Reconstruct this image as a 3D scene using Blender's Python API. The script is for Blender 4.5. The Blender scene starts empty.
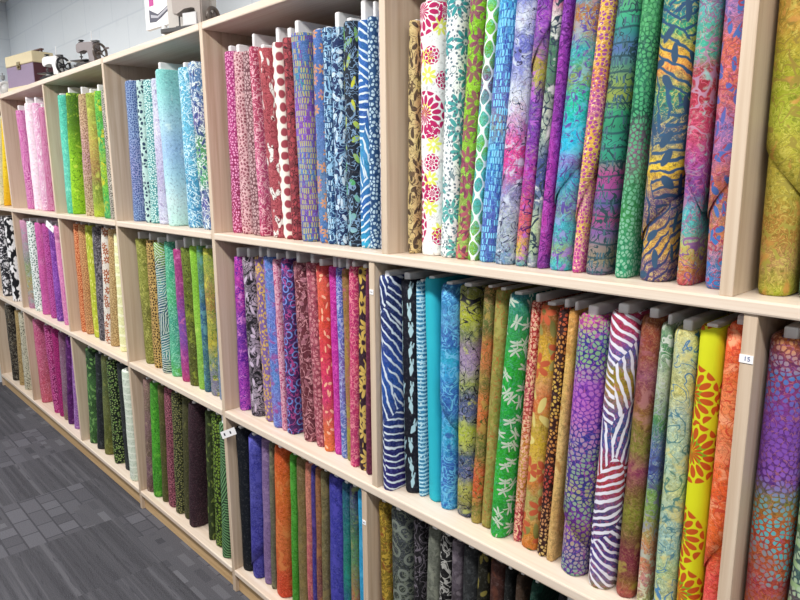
import bpy, bmesh, math, random
from mathutils import Vector, Matrix
random.seed(7)
SC = bpy.context.scene
COL = SC.collection
R = math.radians

# ---------------------------------------------------------------- camera, light, exposure
cam = bpy.data.cameras.new('camera'); co = bpy.data.objects.new('camera', cam); COL.objects.link(co)
cam.sensor_fit = 'HORIZONTAL'; cam.sensor_width = 36.0; cam.lens = 36.0 * 652.71 / 800
cam.clip_start = 0.02
rt = Vector((0.68882714, 0.72489506, -0.00665697)); up = Vector((-0.13310721, 0.13550049, 0.98179534)); fw = Vector((-0.71260062, 0.67540119, -0.18982518))
m = Matrix((rt, up, -fw)).transposed().to_4x4(); m.translation = Vector((0, -1.1, 1.595))
co.matrix_world = m
SC.camera = co
world = bpy.data.worlds.new('shop_ambient'); SC.world = world; world.use_nodes = True
world.node_tree.nodes['Background'].inputs[0].default_value = (0.93, 0.96, 1.0, 1)
world.node_tree.nodes['Background'].inputs[1].default_value = 0.19
def lamp(name, loc, sx, sy, power, colr=(1.0, 0.97, 0.93), rot=(0, 0, 0)):
    l = bpy.data.lights.new(name, 'AREA'); l.shape = 'RECTANGLE'; l.size = sx; l.size_y = sy; l.energy = power; l.color = colr
    o = bpy.data.objects.new(name, l); COL.objects.link(o); o.location = loc; o.rotation_euler = rot
    return o
lamp('ceiling_strip_light', (-1.6, -1.15, 2.80), 8.0, 0.22, 178)
lamp('ceiling_strip_light', (-1.6, -3.4, 2.80), 8.0, 0.30, 75)
SC.view_settings.view_transform = 'Standard'; SC.view_settings.look = 'None'
SC.view_settings.gamma = 1.0; SC.view_settings.use_curve_mapping = False
SC.view_settings.exposure = 0.12

# ---------------------------------------------------------------- colours and node helpers
def lin(h):
    h = h.strip().lstrip('#')
    def f(c):
        c = int(c, 16) / 255
        return c / 12.92 if c <= .04045 else ((c + .055) / 1.055) ** 2.4
    return (f(h[0:2]), f(h[2:4]), f(h[4:6]), 1)

class G:
    """small wrapper to write node trees as expressions"""
    def __init__(self, name, rough=.75, spec=.3):
        self.m = bpy.data.materials.new(name); self.m.use_nodes = True
        self.t = self.m.node_tree; self.n = self.t.nodes; self.l = self.t.links
        self.b = self.n['Principled BSDF']
        self.b.inputs['Roughness'].default_value = rough
        self.b.inputs['Specular IOR Level'].default_value = spec
    def put(self, sock, v):
        if v is None: return
        if hasattr(v, 'is_output'): self.l.new(v, sock)
        else: sock.default_value = v
    def node(self, kind, **kw):
        nd = self.n.new(kind)
        for k, v in kw.items(): setattr(nd, k, v)
        return nd
    def math(self, op, a, b=None, c=None, clamp=False):
        nd = self.node('ShaderNodeMath', operation=op, use_clamp=clamp)
        for i, v in enumerate((a, b, c)): self.put(nd.inputs[i], v)
        return nd.outputs[0]
    def vmath(self, op, a, b=None):
        nd = self.node('ShaderNodeVectorMath', operation=op)
        self.put(nd.inputs[0], a); self.put(nd.inputs[1], b)
        return nd.outputs[0]
    def sep(self, v):
        nd = self.node('ShaderNodeSeparateXYZ'); self.put(nd.inputs[0], v); return nd.outputs
    def comb(self, x, y, z=0.0):
        nd = self.node('ShaderNodeCombineXYZ')
        for i, v in enumerate((x, y, z)): self.put(nd.inputs[i], v)
        return nd.outputs[0]
    def mix(self, f, a, b):
        nd = self.node('ShaderNodeMix', data_type='RGBA')
        self.put(nd.inputs[0], f); self.put(nd.inputs[6], a); self.put(nd.inputs[7], b)
        return nd.outputs[2]
    def ramp(self, f, cols, const=False):
        nd = self.node('ShaderNodeValToRGB'); cr = nd.color_ramp
        cr.interpolation = 'CONSTANT' if const else 'LINEAR'
        k = len(cols)
        while len(cr.elements) < k: cr.elements.new(.5)
        for i, c in enumerate(cols):
            cr.elements[i].position = i / k if const else (i / (k - 1) if k > 1 else 0)
        for i, c in enumerate(cols): cr.elements[i].color = lin(c)
        if k == 1: cr.elements[1].color = lin(cols[0])
        self.put(nd.inputs[0], f); return nd.outputs[0]
    def noise(self, v, scale, detail=2.0, dist=0.0, rough=.5):
        nd = self.node('ShaderNodeTexNoise'); self.put(nd.inputs['Vector'], v)
        nd.inputs['Scale'].default_value = scale; nd.inputs['Detail'].default_value = detail
        nd.inputs['Distortion'].default_value = dist; nd.inputs['Roughness'].default_value = rough
        return nd.outputs[0]
    def step(self, x, e0, e1):
        nd = self.node('ShaderNodeMapRange', interpolation_type='SMOOTHSTEP')
        self.put(nd.inputs[0], x); nd.inputs[1].default_value = e0; nd.inputs[2].default_value = e1
        return nd.outputs[0]
    def vor(self, v, scale, feature='F1', rnd=1.0):
        nd = self.node('ShaderNodeTexVoronoi', voronoi_dimensions='2D', feature=feature)
        self.put(nd.inputs['Vector'], v); nd.inputs['Scale'].default_value = scale
        nd.inputs['Randomness'].default_value = rnd
        return nd.outputs
    def bump(self, h, strength, dist):
        nd = self.node('ShaderNodeBump'); nd.inputs['Strength'].default_value = strength; nd.inputs['Distance'].default_value = dist
        self.put(nd.inputs['Height'], h); self.l.new(nd.outputs[0], self.b.inputs['Normal'])
    def color(self, c): self.put(self.b.inputs['Base Color'], c)

def plain(name, h, rough=.6, spec=.3, metal=0.0):
    g = G(name, rough, spec); g.b.inputs['Metallic'].default_value = metal
    tc = g.node('ShaderNodeTexCoord').outputs['Object']
    c = g.mix(g.noise(tc, 60, 3), tuple(x * .93 for x in lin(h)[:3]) + (1,), tuple(min(1, x * 1.05) for x in lin(h)[:3]) + (1,))
    g.color(c); return g.m

def fabric(name, base, layers, H):
    """printed quilting cotton: a batik ground that changes colour along the bolt, with printed motifs over it"""
    g = G(name, .72, .22)
    uv = g.node('ShaderNodeUVMap', uv_map='UVMap').outputs[0]
    v = g.sep(uv)[1]
    off = g.vmath('ADD', uv, (random.uniform(0, 30), random.uniform(0, 30), 0))
    warpv = g.node('ShaderNodeTexNoise'); g.put(warpv.inputs['Vector'], off); warpv.inputs['Scale'].default_value = 14
    w = g.vmath('MULTIPLY', g.vmath('SUBTRACT', warpv.outputs[1], (.5, .5, .5)), (.018, .018, 0))
    P = g.vmath('ADD', off, w)
    prm, cols = base.split('|'); a, amp, sc = [float(x) for x in prm.split(',')]; cols = cols.split()
    down = g.math('SUBTRACT', 1.0, g.math('DIVIDE', v, H))
    n0 = g.math('SUBTRACT', g.noise(off, sc * 1.6, 4, .6, .6), .5)
    if a > 0:
        k = amp * 3.0 / max(3, len(cols)) * 1.3
        t = g.math('ADD', down, g.math('MULTIPLY', n0, k))
    else:
        t = g.math('ADD', .5, g.math('MULTIPLY', n0, amp * 5.5))
    n1 = g.noise(P, 70, 4, .9, .7)
    t = g.math('ADD', t, g.math('MULTIPLY', g.math('SUBTRACT', n1, .5), (1.1 * amp / max(2.5, len(cols) * .5)) if a > 0 else amp * 1.6))
    c = g.ramp(t, cols)
    tz = g.math('ADD', down, g.math('MULTIPLY', n0, .35))
    # uneven dyeing: paler and deeper flecks
    if amp > .15:
        n2 = g.noise(P, 115, 3, .6, .7)
        pale = [min(1, x * 1.5 + .10) for x in lin(cols[len(cols) // 3])[:3]]
        c = g.mix(g.math('MULTIPLY', g.step(n2, .52, .66), .30), c, tuple(pale) + (1,))
        c = g.mix(g.math('MULTIPLY', g.step(n2, .47, .33), .55), c, tuple(x * .30 for x in lin(cols[len(cols) // 2])[:3]) + (1,))
    # fine crackle lines of the wax resist
    if a > 0 and amp >= .3:
        d0 = g.math('ABSOLUTE', g.math('SUBTRACT', g.noise(off, 62, 1.5, 1.4), .5))
        c = g.mix(g.math('MULTIPLY', g.step(d0, .042, .014), .42), c, tuple(x * .35 for x in lin(cols[-1])[:3]) + (1,))
        d1 = g.math('ABSOLUTE', g.math('SUBTRACT', g.noise(g.vmath('ADD', off, (9, 4, 0)), 48, 1.5, 1.8), .5))
        c = g.mix(g.math('MULTIPLY', g.step(d1, .032, .010), .34), c, tuple(min(1, x * 1.7 + .12) for x in lin(cols[0])[:3]) + (1,))
    for L in [x for x in layers.split(';') if x]:
        left, lc = L.split('|'); q = left.split(','); kind = q[0]; ar = [float(x) for x in q[1:]]
        lcols = lc.split(); S = ar[0] * MULT.get(kind, 1.0)
        col = lin(lcols[0]) if len(lcols) == 1 else g.ramp(tz, lcols)
        mask = None
        if kind == 'spot':
            o = g.vor(P, S, 'F1', ar[2] if len(ar) > 2 else .85)
            e = g.vor(P, S, 'DISTANCE_TO_EDGE', ar[2] if len(ar) > 2 else .85)
            mask = g.math('MULTIPLY', g.step(o[0], ar[1] + .14, ar[1] + .02), g.step(e[0], .085, .155))
        elif kind == 'fine':
            mask = g.step(g.noise(P, S, 2), ar[1], ar[1] + .06)
        elif kind == 'blot':
            mask = g.math('MULTIPLY', g.step(g.noise(P, S, 4, .5, .6), ar[1] - .04, ar[1] + .07), .8)
        elif kind == 'blobs':
            mask = g.step(g.noise(g.vmath('MULTIPLY', P, (1.0, ar[2], 1.0)), S * 1.3, 1), 1 - ar[1] - .03, 1 - ar[1] + .03)
        elif kind == 'curl':
            d = g.math('ABSOLUTE', g.math('SUBTRACT', g.noise(off, S, 1, 1.6), .5))
            mask = g.step(d, ar[1] * 1.25, ar[1] * .5)
        elif kind == 'zeb':
            cv = g.node('ShaderNodeTexVoronoi', voronoi_dimensions='2D', feature='F1'); g.put(cv.inputs['Vector'], g.vmath('MULTIPLY', P, (1.0, .55, 1.0)))
            cv.inputs['Scale'].default_value = S * .72
            th = g.math('MULTIPLY', g.sep(cv.outputs['Color'])[0], 6.283)
            x, y, z = g.sep(off)
            pr = g.math('ADD', g.math('MULTIPLY', x, g.math('COSINE', th)), g.math('MULTIPLY', y, g.math('SINE', th)))
            bend = g.math('MULTIPLY', g.math('SUBTRACT', g.noise(off, S * 1.6, 2), .5), ar[1] * 1.6)
            wv = g.math('SINE', g.math('ADD', g.math('MULTIPLY', pr, S * 6.283 * 3.7), bend))
            k = (ar[2] - .5) * 4 + .25
            mask = g.step(wv, k - .25, k + .25)
        elif kind == 'band':
            s = g.math('SINE', g.math('MULTIPLY', g.sep(P)[1], S * 6.283))
            mask = g.step(s, 1 - ar[1] * 2, 1 - ar[1] * 2 + .3)
        elif kind == 'dash':
            nd = g.node('ShaderNodeTexBrick'); g.put(nd.inputs['Vector'], P)
            nd.inputs['Scale'].default_value = S; nd.inputs['Color1'].default_value = (0, 0, 0, 1); nd.inputs['Color2'].default_value = (1, 1, 1, 1)
            nd.inputs['Mortar'].default_value = (0, 0, 0, 1); nd.inputs['Mortar Size'].default_value = .06
            nd.inputs['Brick Width'].default_value = .26; nd.inputs['Row Height'].default_value = .62
            mask = g.step(nd.outputs[0], ar[1] + .02, ar[1] + .12)
        elif kind == 'lat':
            x, y, z = g.sep(P)
            cx = g.math('COSINE', g.math('MULTIPLY', x, S * 6.283)); cy = g.math('COSINE', g.math('MULTIPLY', y, S * 4.4))
            mask = g.step(g.math('ABSOLUTE', g.math('ADD', cx, cy)), ar[1] + .15, ar[1] - .1)
        else:
            rnd = {'fish': .25, 'fly': .75, 'dahlia': .55, 'flower': .6}.get(kind, .9)
            src = g.vmath('MULTIPLY', P, (1.0, .62, 1.0)) if kind in ('leaf', 'fish') else off
            nd = g.node('ShaderNodeTexVoronoi', voronoi_dimensions='2D', feature='F1'); g.put(nd.inputs['Vector'], src)
            nd.inputs['Scale'].default_value = S; nd.inputs['Randomness'].default_value = rnd
            sc_ = g.vmath('MULTIPLY', src, (S, S, S))
            pos = g.vmath('MULTIPLY', nd.outputs['Position'], (S, S, S)) if POS_UNSCALED else nd.outputs['Position']
            d = g.vmath('SUBTRACT', sc_, pos)
            x, y, z = g.sep(d); r = nd.outputs['Distance']
            cell = g.sep(nd.outputs['Color'])[0]
            rot = g.math('MULTIPLY', cell, 0.9 if kind == 'fish' else 6.283)
            if kind == 'fish': rot = g.math('SUBTRACT', rot, .3)
            ang = g.math('ADD', g.math('ARCTAN2', y, x), rot)
            rx = g.math('MULTIPLY', r, g.math('COSINE', ang)); ry = g.math('MULTIPLY', r, g.math('SINE', ang))
            if kind == 'leaf':
                k = ar[2] if len(ar) > 2 else 1.0
                e = g.math('SQRT', g.math('ADD', g.math('POWER', g.math('ABSOLUTE', g.math('MULTIPLY', rx, 2.3)), 2.0), g.math('POWER', g.math('ABSOLUTE', ry), 2.0)))
                mask = g.step(e, ar[1] * 1.15, ar[1] * .95)
            elif kind == 'ring':
                mask = g.step(g.math('ABSOLUTE', g.math('SUBTRACT', r, ar[1])), ar[2] * 1.2, ar[2] * .6)
            elif kind == 'flower':
                n = ar[2] if len(ar) > 2 else 7
                pet = g.math('ABSOLUTE', g.math('COSINE', g.math('MULTIPLY', ang, round(n) / 2)))
                rr = g.math('MULTIPLY', ar[1], g.math('ADD', .3, g.math('MULTIPLY', pet, .7)))
                mask = g.math('MULTIPLY', g.step(g.math('SUBTRACT', r, rr), .03, -.03), g.step(r, ar[1] * .16, ar[1] * .3))
            elif kind == 'dahlia':
                n = round(ar[2]); q = g.math('MULTIPLY', r, 2.1 / ar[1])
                ring = g.math('FLOOR', q); fr = g.math('FRACT', q)
                af = g.math('FRACT', g.math('ADD', g.math('MULTIPLY', ang, n / 6.28318), g.math('MULTIPLY', ring, .5)))
                af = g.math('MULTIPLY', g.math('ABSOLUTE', g.math('SUBTRACT', af, .5)), 2.0)
                wid = g.math('MULTIPLY', g.math('POWER', g.math('SINE', g.math('MULTIPLY', g.math('POWER', fr, .8), 3.1415)), .55), .80)
                mask = g.math('MULTIPLY', g.step(g.math('SUBTRACT', af, wid), .10, -.10), g.step(r, ar[1] * 1.16, ar[1] * 1.13))
            elif kind == 'fly':
                ax = g.math('ABSOLUTE', rx); K = ar[1]
                def wing(y0, sl):
                    yy = g.math('DIVIDE', g.math('SUBTRACT', ry, g.math('ADD', y0, g.math('MULTIPLY', ax, sl))), .075)
                    xx = g.math('DIVIDE', g.math('SUBTRACT', ax, K * .5), K * .5)
                    return g.step(g.math('ADD', g.math('POWER', g.math('ABSOLUTE', xx), 2.0), g.math('POWER', g.math('ABSOLUTE', yy), 2.0)), 1.15, .85)
                body = g.math('MULTIPLY', g.step(ax, .05, .03), g.step(g.math('ABSOLUTE', g.math('ADD', ry, .10)), .36, .32))
                mask = g.math('MAXIMUM', g.math('MAXIMUM', wing(.10, .28), wing(.0, -.22)), body)
            elif kind == 'fish':
                wd = g.math('SUBTRACT', .20, g.math('MULTIPLY', g.math('ABSOLUTE', g.math('ADD', ry, .08)), .5))
                fork = g.math('MULTIPLY', g.step(ry, .12, .2), g.step(g.math('ABSOLUTE', rx), .05, .08))
                tail = g.math('MULTIPLY', g.step(g.math('SUBTRACT', g.math('ABSOLUTE', rx), .17), .02, -.02), g.step(ry, .46, .4))
                mask = g.step(g.math('SUBTRACT', g.math('ABSOLUTE', rx), wd), .03, -.03)
                mask = g.math('MULTIPLY', mask, g.step(g.math('ABSOLUTE', ry), .42, .38))
                mask = g.math('MAXIMUM', mask, g.math('MULTIPLY', fork, tail))
        c = g.mix(mask, c, col)
    g.color(c)
    folds = g.math('MULTIPLY', g.noise(g.vmath('MULTIPLY', off, (.5, 1.0, 1.0)), 55, 2, 1.0), g.step(v, .15, .015))
    g.bump(g.math('ADD', g.noise(g.vmath('MULTIPLY', off, (1.0, .45, 1.0)), 22, 2), g.math('MULTIPLY', folds, .9)), .40, .006)
    return g.m
POS_UNSCALED = True
MULT = dict(spot=1.45, curl=1.5, leaf=1.5, blot=1.35, dash=1.4, ring=1.35, fish=1.45, fly=1.4, blobs=1.4, fine=1.3)

# ---------------------------------------------------------------- mesh helpers
def link(name, me, mat, parent=None, smooth=False):
    o = bpy.data.objects.new(name, me); COL.objects.link(o)
    if mat is not None: me.materials.append(mat)
    if parent is not None: o.parent = parent
    if smooth:
        for p in me.polygons: p.use_smooth = True
    return o
def from_bm(name, bm, mat, parent=None, smooth=False):
    me = bpy.data.meshes.new(name); bmesh.ops.recalc_face_normals(bm, faces=bm.faces); bm.to_mesh(me); bm.free()
    return link(name, me, mat, parent, smooth)
def bx(bm, x0, x1, y0, y1, z0, z1, mtx=None):
    vs = [bm.verts.new((x, y, z)) for x in (x0, x1) for y in (y0, y1) for z in (z0, z1)]
    if mtx is not None:
        for v in vs: v.co = mtx @ v.co
    for f in ((0, 1, 3, 2), (4, 6, 7, 5), (0, 4, 5, 1), (2, 3, 7, 6), (0, 2, 6, 4), (1, 5, 7, 3)): bm.faces.new([vs[i] for i in f])
    return vs
def box(name, x0, x1, y0, y1, z0, z1, mat, parent=None, bev=.0, seg=2):
    bm = bmesh.new(); bx(bm, x0, x1, y0, y1, z0, z1)
    if bev: bmesh.ops.bevel(bm, geom=bm.edges[:], offset=bev, segments=seg, profile=.5, affect='EDGES')
    return from_bm(name, bm, mat, parent)
def tube(bm, p0, p1, r0, r1=None, n=14, caps=True):
    r1 = r0 if r1 is None else r1
    p0 = Vector(p0); p1 = Vector(p1); d = (p1 - p0).normalized()
    a = d.orthogonal().normalized(); b = d.cross(a)
    rings = []
    for p, r in ((p0, r0), (p1, r1)):
        rings.append([bm.verts.new(p + a * r * math.cos(2 * math.pi * i / n) + b * r * math.sin(2 * math.pi * i / n)) for i in range(n)])
    for i in range(n): bm.faces.new((rings[0][i], rings[0][(i + 1) % n], rings[1][(i + 1) % n], rings[1][i]))
    if caps: bm.faces.new(rings[0][::-1]); bm.faces.new(rings[1])
def torus(bm, c, axis, R0, r, n=36, k=10):
    c = Vector(c); d = Vector(axis).normalized(); a = d.orthogonal().normalized(); b = d.cross(a)
    g = []
    for i in range(n):
        u = 2 * math.pi * i / n; e = a * math.cos(u) + b * math.sin(u)
        g.append([bm.verts.new(c + e * (R0 + r * math.cos(2 * math.pi * j / k)) + d * r * math.sin(2 * math.pi * j / k)) for j in range(k)])
    for i in range(n):
        for j in range(k): bm.faces.new((g[i][j], g[(i + 1) % n][j], g[(i + 1) % n][(j + 1) % k], g[i][(j + 1) % k]))
def lathe(bm, pts, axis_o, n=24):
    o = Vector(axis_o); rings = []
    for r, z in pts: rings.append([bm.verts.new(o + Vector((r * math.cos(2 * math.pi * i / n), r * math.sin(2 * math.pi * i / n), z))) for i in range(n)])
    for a, b in zip(rings, rings[1:]):
        for i in range(n): bm.faces.new((a[i], a[(i + 1) % n], b[(i + 1) % n], b[i]))
    bm.faces.new(rings[0][::-1]); bm.faces.new(rings[-1])
def prism(bm, pts, y0, y1):
    """outline in x,z extruded along y"""
    a = [bm.verts.new((x, y0, z)) for x, z in pts]; b = [bm.verts.new((x, y1, z)) for x, z in pts]
    bm.faces.new(a); bm.faces.new(b[::-1])
    for i in range(len(pts)):
        j = (i + 1) % len(pts); bm.faces.new((a[j], a[i], b[i], b[j]))
def thing(name, label, cat, loc, group=None, rotz=0):
    o = bpy.data.objects.new(name, None); COL.objects.link(o); o.location = loc; o.rotation_euler = (0, 0, rotz)
    o.empty_display_size = .05
    o['label'] = label; o['category'] = cat
    if group: o['group'] = group
    return o
def structure(o): o['kind'] = 'structure'; return o

# ---------------------------------------------------------------- setting materials
def wood(name, vertical, cols, rough=.42):
    g = G(name, rough, .35)
    tc = g.node('ShaderNodeTexCoord').outputs['Object']
    s = (55, 55, 1.6) if vertical else (1.6, 55, 55)
    p = g.vmath('MULTIPLY', tc, s)
    n = g.noise(p, 1.0, 5, .5, .6)
    n2 = g.noise(g.vmath('MULTIPLY', p, (.22, .22, .5)), 1.0, 2, .3)
    t = g.math('ADD', g.math('MULTIPLY', n, .7), g.math('MULTIPLY', n2, .45))
    g.color(g.ramp(g.step(t, .36, .80), cols))
    g.bump(n, .08, .002)
    return g.m
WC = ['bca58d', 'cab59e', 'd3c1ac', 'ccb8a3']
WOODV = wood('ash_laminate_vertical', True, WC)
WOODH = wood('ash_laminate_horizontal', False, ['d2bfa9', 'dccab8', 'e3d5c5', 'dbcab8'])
WOODK = wood('oak_kick_wood', False, ['b89468', 'c8a678', 'd2b184', 'bf9c6e'])
PWHITE = plain('white_cardboard', 'ececee', .75, .2)
TAGW = plain('white_tag_card', 'f2f2f4', .5)
INK = plain('dark_ink', '2a2c3a', .6)

def wall_mat():
    g = G('painted_block_wall', .6, .3)
    tc = g.node('ShaderNodeTexCoord').outputs['Object']
    x, y, z = g.sep(tc)
    p = g.comb(g.math('ADD', x, y), z, 0.0)
    nd = g.node('ShaderNodeTexBrick'); g.put(nd.inputs['Vector'], p)
    nd.inputs['Scale'].default_value = 1.0; nd.inputs['Brick Width'].default_value = .40; nd.inputs['Row Height'].default_value = .20
    nd.inputs['Mortar Size'].default_value = .006; nd.inputs['Mortar Smooth'].default_value = .6
    nd.inputs['Color1'].default_value = lin('d6dee6'); nd.inputs['Color2'].default_value = lin('d9e1e8'); nd.inputs['Mortar'].default_value = lin('ced7e0')
    c = g.mix(g.math('MULTIPLY', g.step(g.noise(tc, 9, 5, 0, .7), .55, .75), .25), nd.outputs[0], lin('c0c8d2'))
    g.color(c)
    h = g.math('ADD', g.math('MULTIPLY', nd.outputs[1], -.4), g.math('MULTIPLY', g.noise(tc, 120, 4), .25))
    g.bump(h, .18, .004)
    return g.m
WALL = wall_mat()

def carpet_mat():
    g = G('grey_carpet_tile', .95, .1)
    tc = g.node('ShaderNodeTexCoord').outputs['Object']
    x, y, z = g.sep(tc)
    S = .5
    cx = g.math('FLOOR', g.math('DIVIDE', x, S)); cy = g.math('FLOOR', g.math('DIVIDE', g.math('ADD', y, .12), S))
    wn = g.node('ShaderNodeTexWhiteNoise', noise_dimensions='2D'); g.put(wn.inputs['Vector'], g.comb(cx, cy))
    r = wn.outputs[0]; r2 = g.sep(wn.outputs[1])[1]
    # stripes along the aisle
    st = g.noise(g.comb(g.math('MULTIPLY', x, .7), g.math('MULTIPLY', y, 46.0), g.math('MULTIPLY', r, 9.0)), 1.0, 2, 0, .5)
    stripes = g.ramp(g.step(st, .30, .72), ['37373c', '434348', '4b4b50', '4e4e54', '66666c'])
    # blocks of different greys
    nd = g.node('ShaderNodeTexBrick'); g.put(nd.inputs['Vector'], g.comb(g.math('ADD', x, r), g.math('ADD', y, r2)))
    nd.offset = .37; nd.squash = .6; nd.squash_frequency = 3
    nd.inputs['Scale'].default_value = 1.0; nd.inputs['Brick Width'].default_value = .15; nd.inputs['Row Height'].default_value = .075
    nd.inputs['Mortar Size'].default_value = .004; nd.inputs['Bias'].default_value = .1
    nd.inputs['Color1'].default_value = lin('46464c'); nd.inputs['Color2'].default_value = lin('6c6c74'); nd.inputs['Mortar'].default_value = lin('3a3a40')
    blocks = nd.outputs[0]
    ins = g.node('ShaderNodeTexBrick'); g.put(ins.inputs['Vector'], g.comb(g.math('ADD', x, r), g.math('ADD', y, r2)))
    ins.offset = .37; ins.squash = .6; ins.squash_frequency = 3
    ins.inputs['Scale'].default_value = 1.0; ins.inputs['Brick Width'].default_value = .15; ins.inputs['Row Height'].default_value = .075
    ins.inputs['Mortar Size'].default_value = .022; ins.inputs['Mortar Smooth'].default_value = .05
    ins.inputs['Color1'].default_value = lin('34343a'); ins.inputs['Color2'].default_value = lin('77777e'); ins.inputs['Mortar'].default_value = lin('56565c')
    blocks = g.mix(g.step(g.noise(g.comb(g.math('FLOOR', g.math('DIVIDE', x, .25)), g.math('FLOOR', g.math('DIVIDE', y, .25))), 3.3, 0), .52, .54), blocks, ins.outputs[0])
    tick = g.math('MULTIPLY', g.step(g.noise(g.comb(g.math('MULTIPLY', x, 9.0), g.math('MULTIPLY', y, 90.0)), 1.0, 1), .62, .66), .6)
    stripes = g.mix(tick, stripes, lin('2c2c32'))
    c = g.mix(g.step(r, .36, .38), stripes, blocks)
    c = g.mix(.35, c, lin('4c4c52'))
    f = g.noise(tc, 300, 3, 0, .8)
    c = g.mix(g.math('MULTIPLY', g.step(f, .45, .75), .55), c, lin('7c7c84'))
    c = g.mix(g.math('MULTIPLY', g.step(f, .5, .25), .6), c, lin('242428'))
    seam = g.math('MINIMUM', g.math('PINGPONG', x, S / 2), g.math('PINGPONG', g.math('ADD', y, .12), S / 2))
    g.color(c); g.bump(f, .6, .004)
    return g.m
CARPET = carpet_mat()
CEIL = plain('white_ceiling', 'dcdcda', .8)

# ---------------------------------------------------------------- room shell
structure(box('floor', -5.76, 2.2, -5.0, .40, -.05, 0, CARPET))
structure(box('wall_back', -5.76, 2.2, .345, .40, 0, 2.86, WALL))
structure(box('wall_left', -5.86, -5.762, -5.0, .40, 0, 2.86, WALL))
structure(box('ceiling', -5.86, 2.2, -5.0, .40, 2.862, 2.90, CEIL))

# ---------------------------------------------------------------- shelving
TH = .0215
ZT0, ZT1 = 2.0658, 2.0905          # top board
ZS = [(1.3722, 1.396), (.718, .7435), (.075, .097)]   # shelves, lower and upper face
YB = .325
def shelving(label, xl, xr, upper, middle, lower, end=False):
    o = thing('shelving_unit', label, 'shelving unit', (xl, 0, 0), 'light wood shelving along the wall')
    def P(name, x0, x1, y0, y1, z0, z1, mat, bev=.0015): return box(name, x0 - xl, x1 - xl, y0, y1, z0, z1, mat, o, bev)
    P('side_panel', xl, xl + TH, 0, YB, 0, ZT1, WOODV)
    if end: P('side_panel', xr - TH, xr, 0, YB, 0, ZT1, WOODV)
    a, b = xl + TH + .0005, xr - (TH + .0005 if end else .0005)
    P('top_board', a, b, -.001, YB, ZT0, ZT1, WOODH, .004)
    for z0, z1 in ZS: P('shelf', a, b, -.003, YB, z0, z1, WOODH, .004)
    P('kick_board', a, b, .014, .032, 0, ZS[2][0], WOODK)
    P('back_panel', a, b, YB, YB + .008, 0.0, ZT1 - .002, WOODV)
    for xs, z0, z1 in ((upper, ZS[0][1], ZT0), (middle, ZS[1][1], ZS[0][0]), (lower, ZS[2][1], ZS[1][0])):
        for x in xs: P('divider', x - TH, x, .002, YB, z0, z1, WOODV)
    return o
shelving('pale wood shelving unit of three bays at the left wall, lavender-sheened case on top', -5.672, -2.995 - TH, [-4.75, -3.86], [-4.775, -3.83], [-4.79, -3.83])
shelving('narrow pale wood shelving unit, one bay wide, under the pink-striped sign', -2.995 - TH, -2.10 - TH, [], [], [])
shelving('widest pale wood shelving unit, on the right, with a number sticker on one divider', -2.10 - TH, .60, [-1.208, -.382], [-1.259, -.341], [-1.306, -.341], True)

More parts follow.
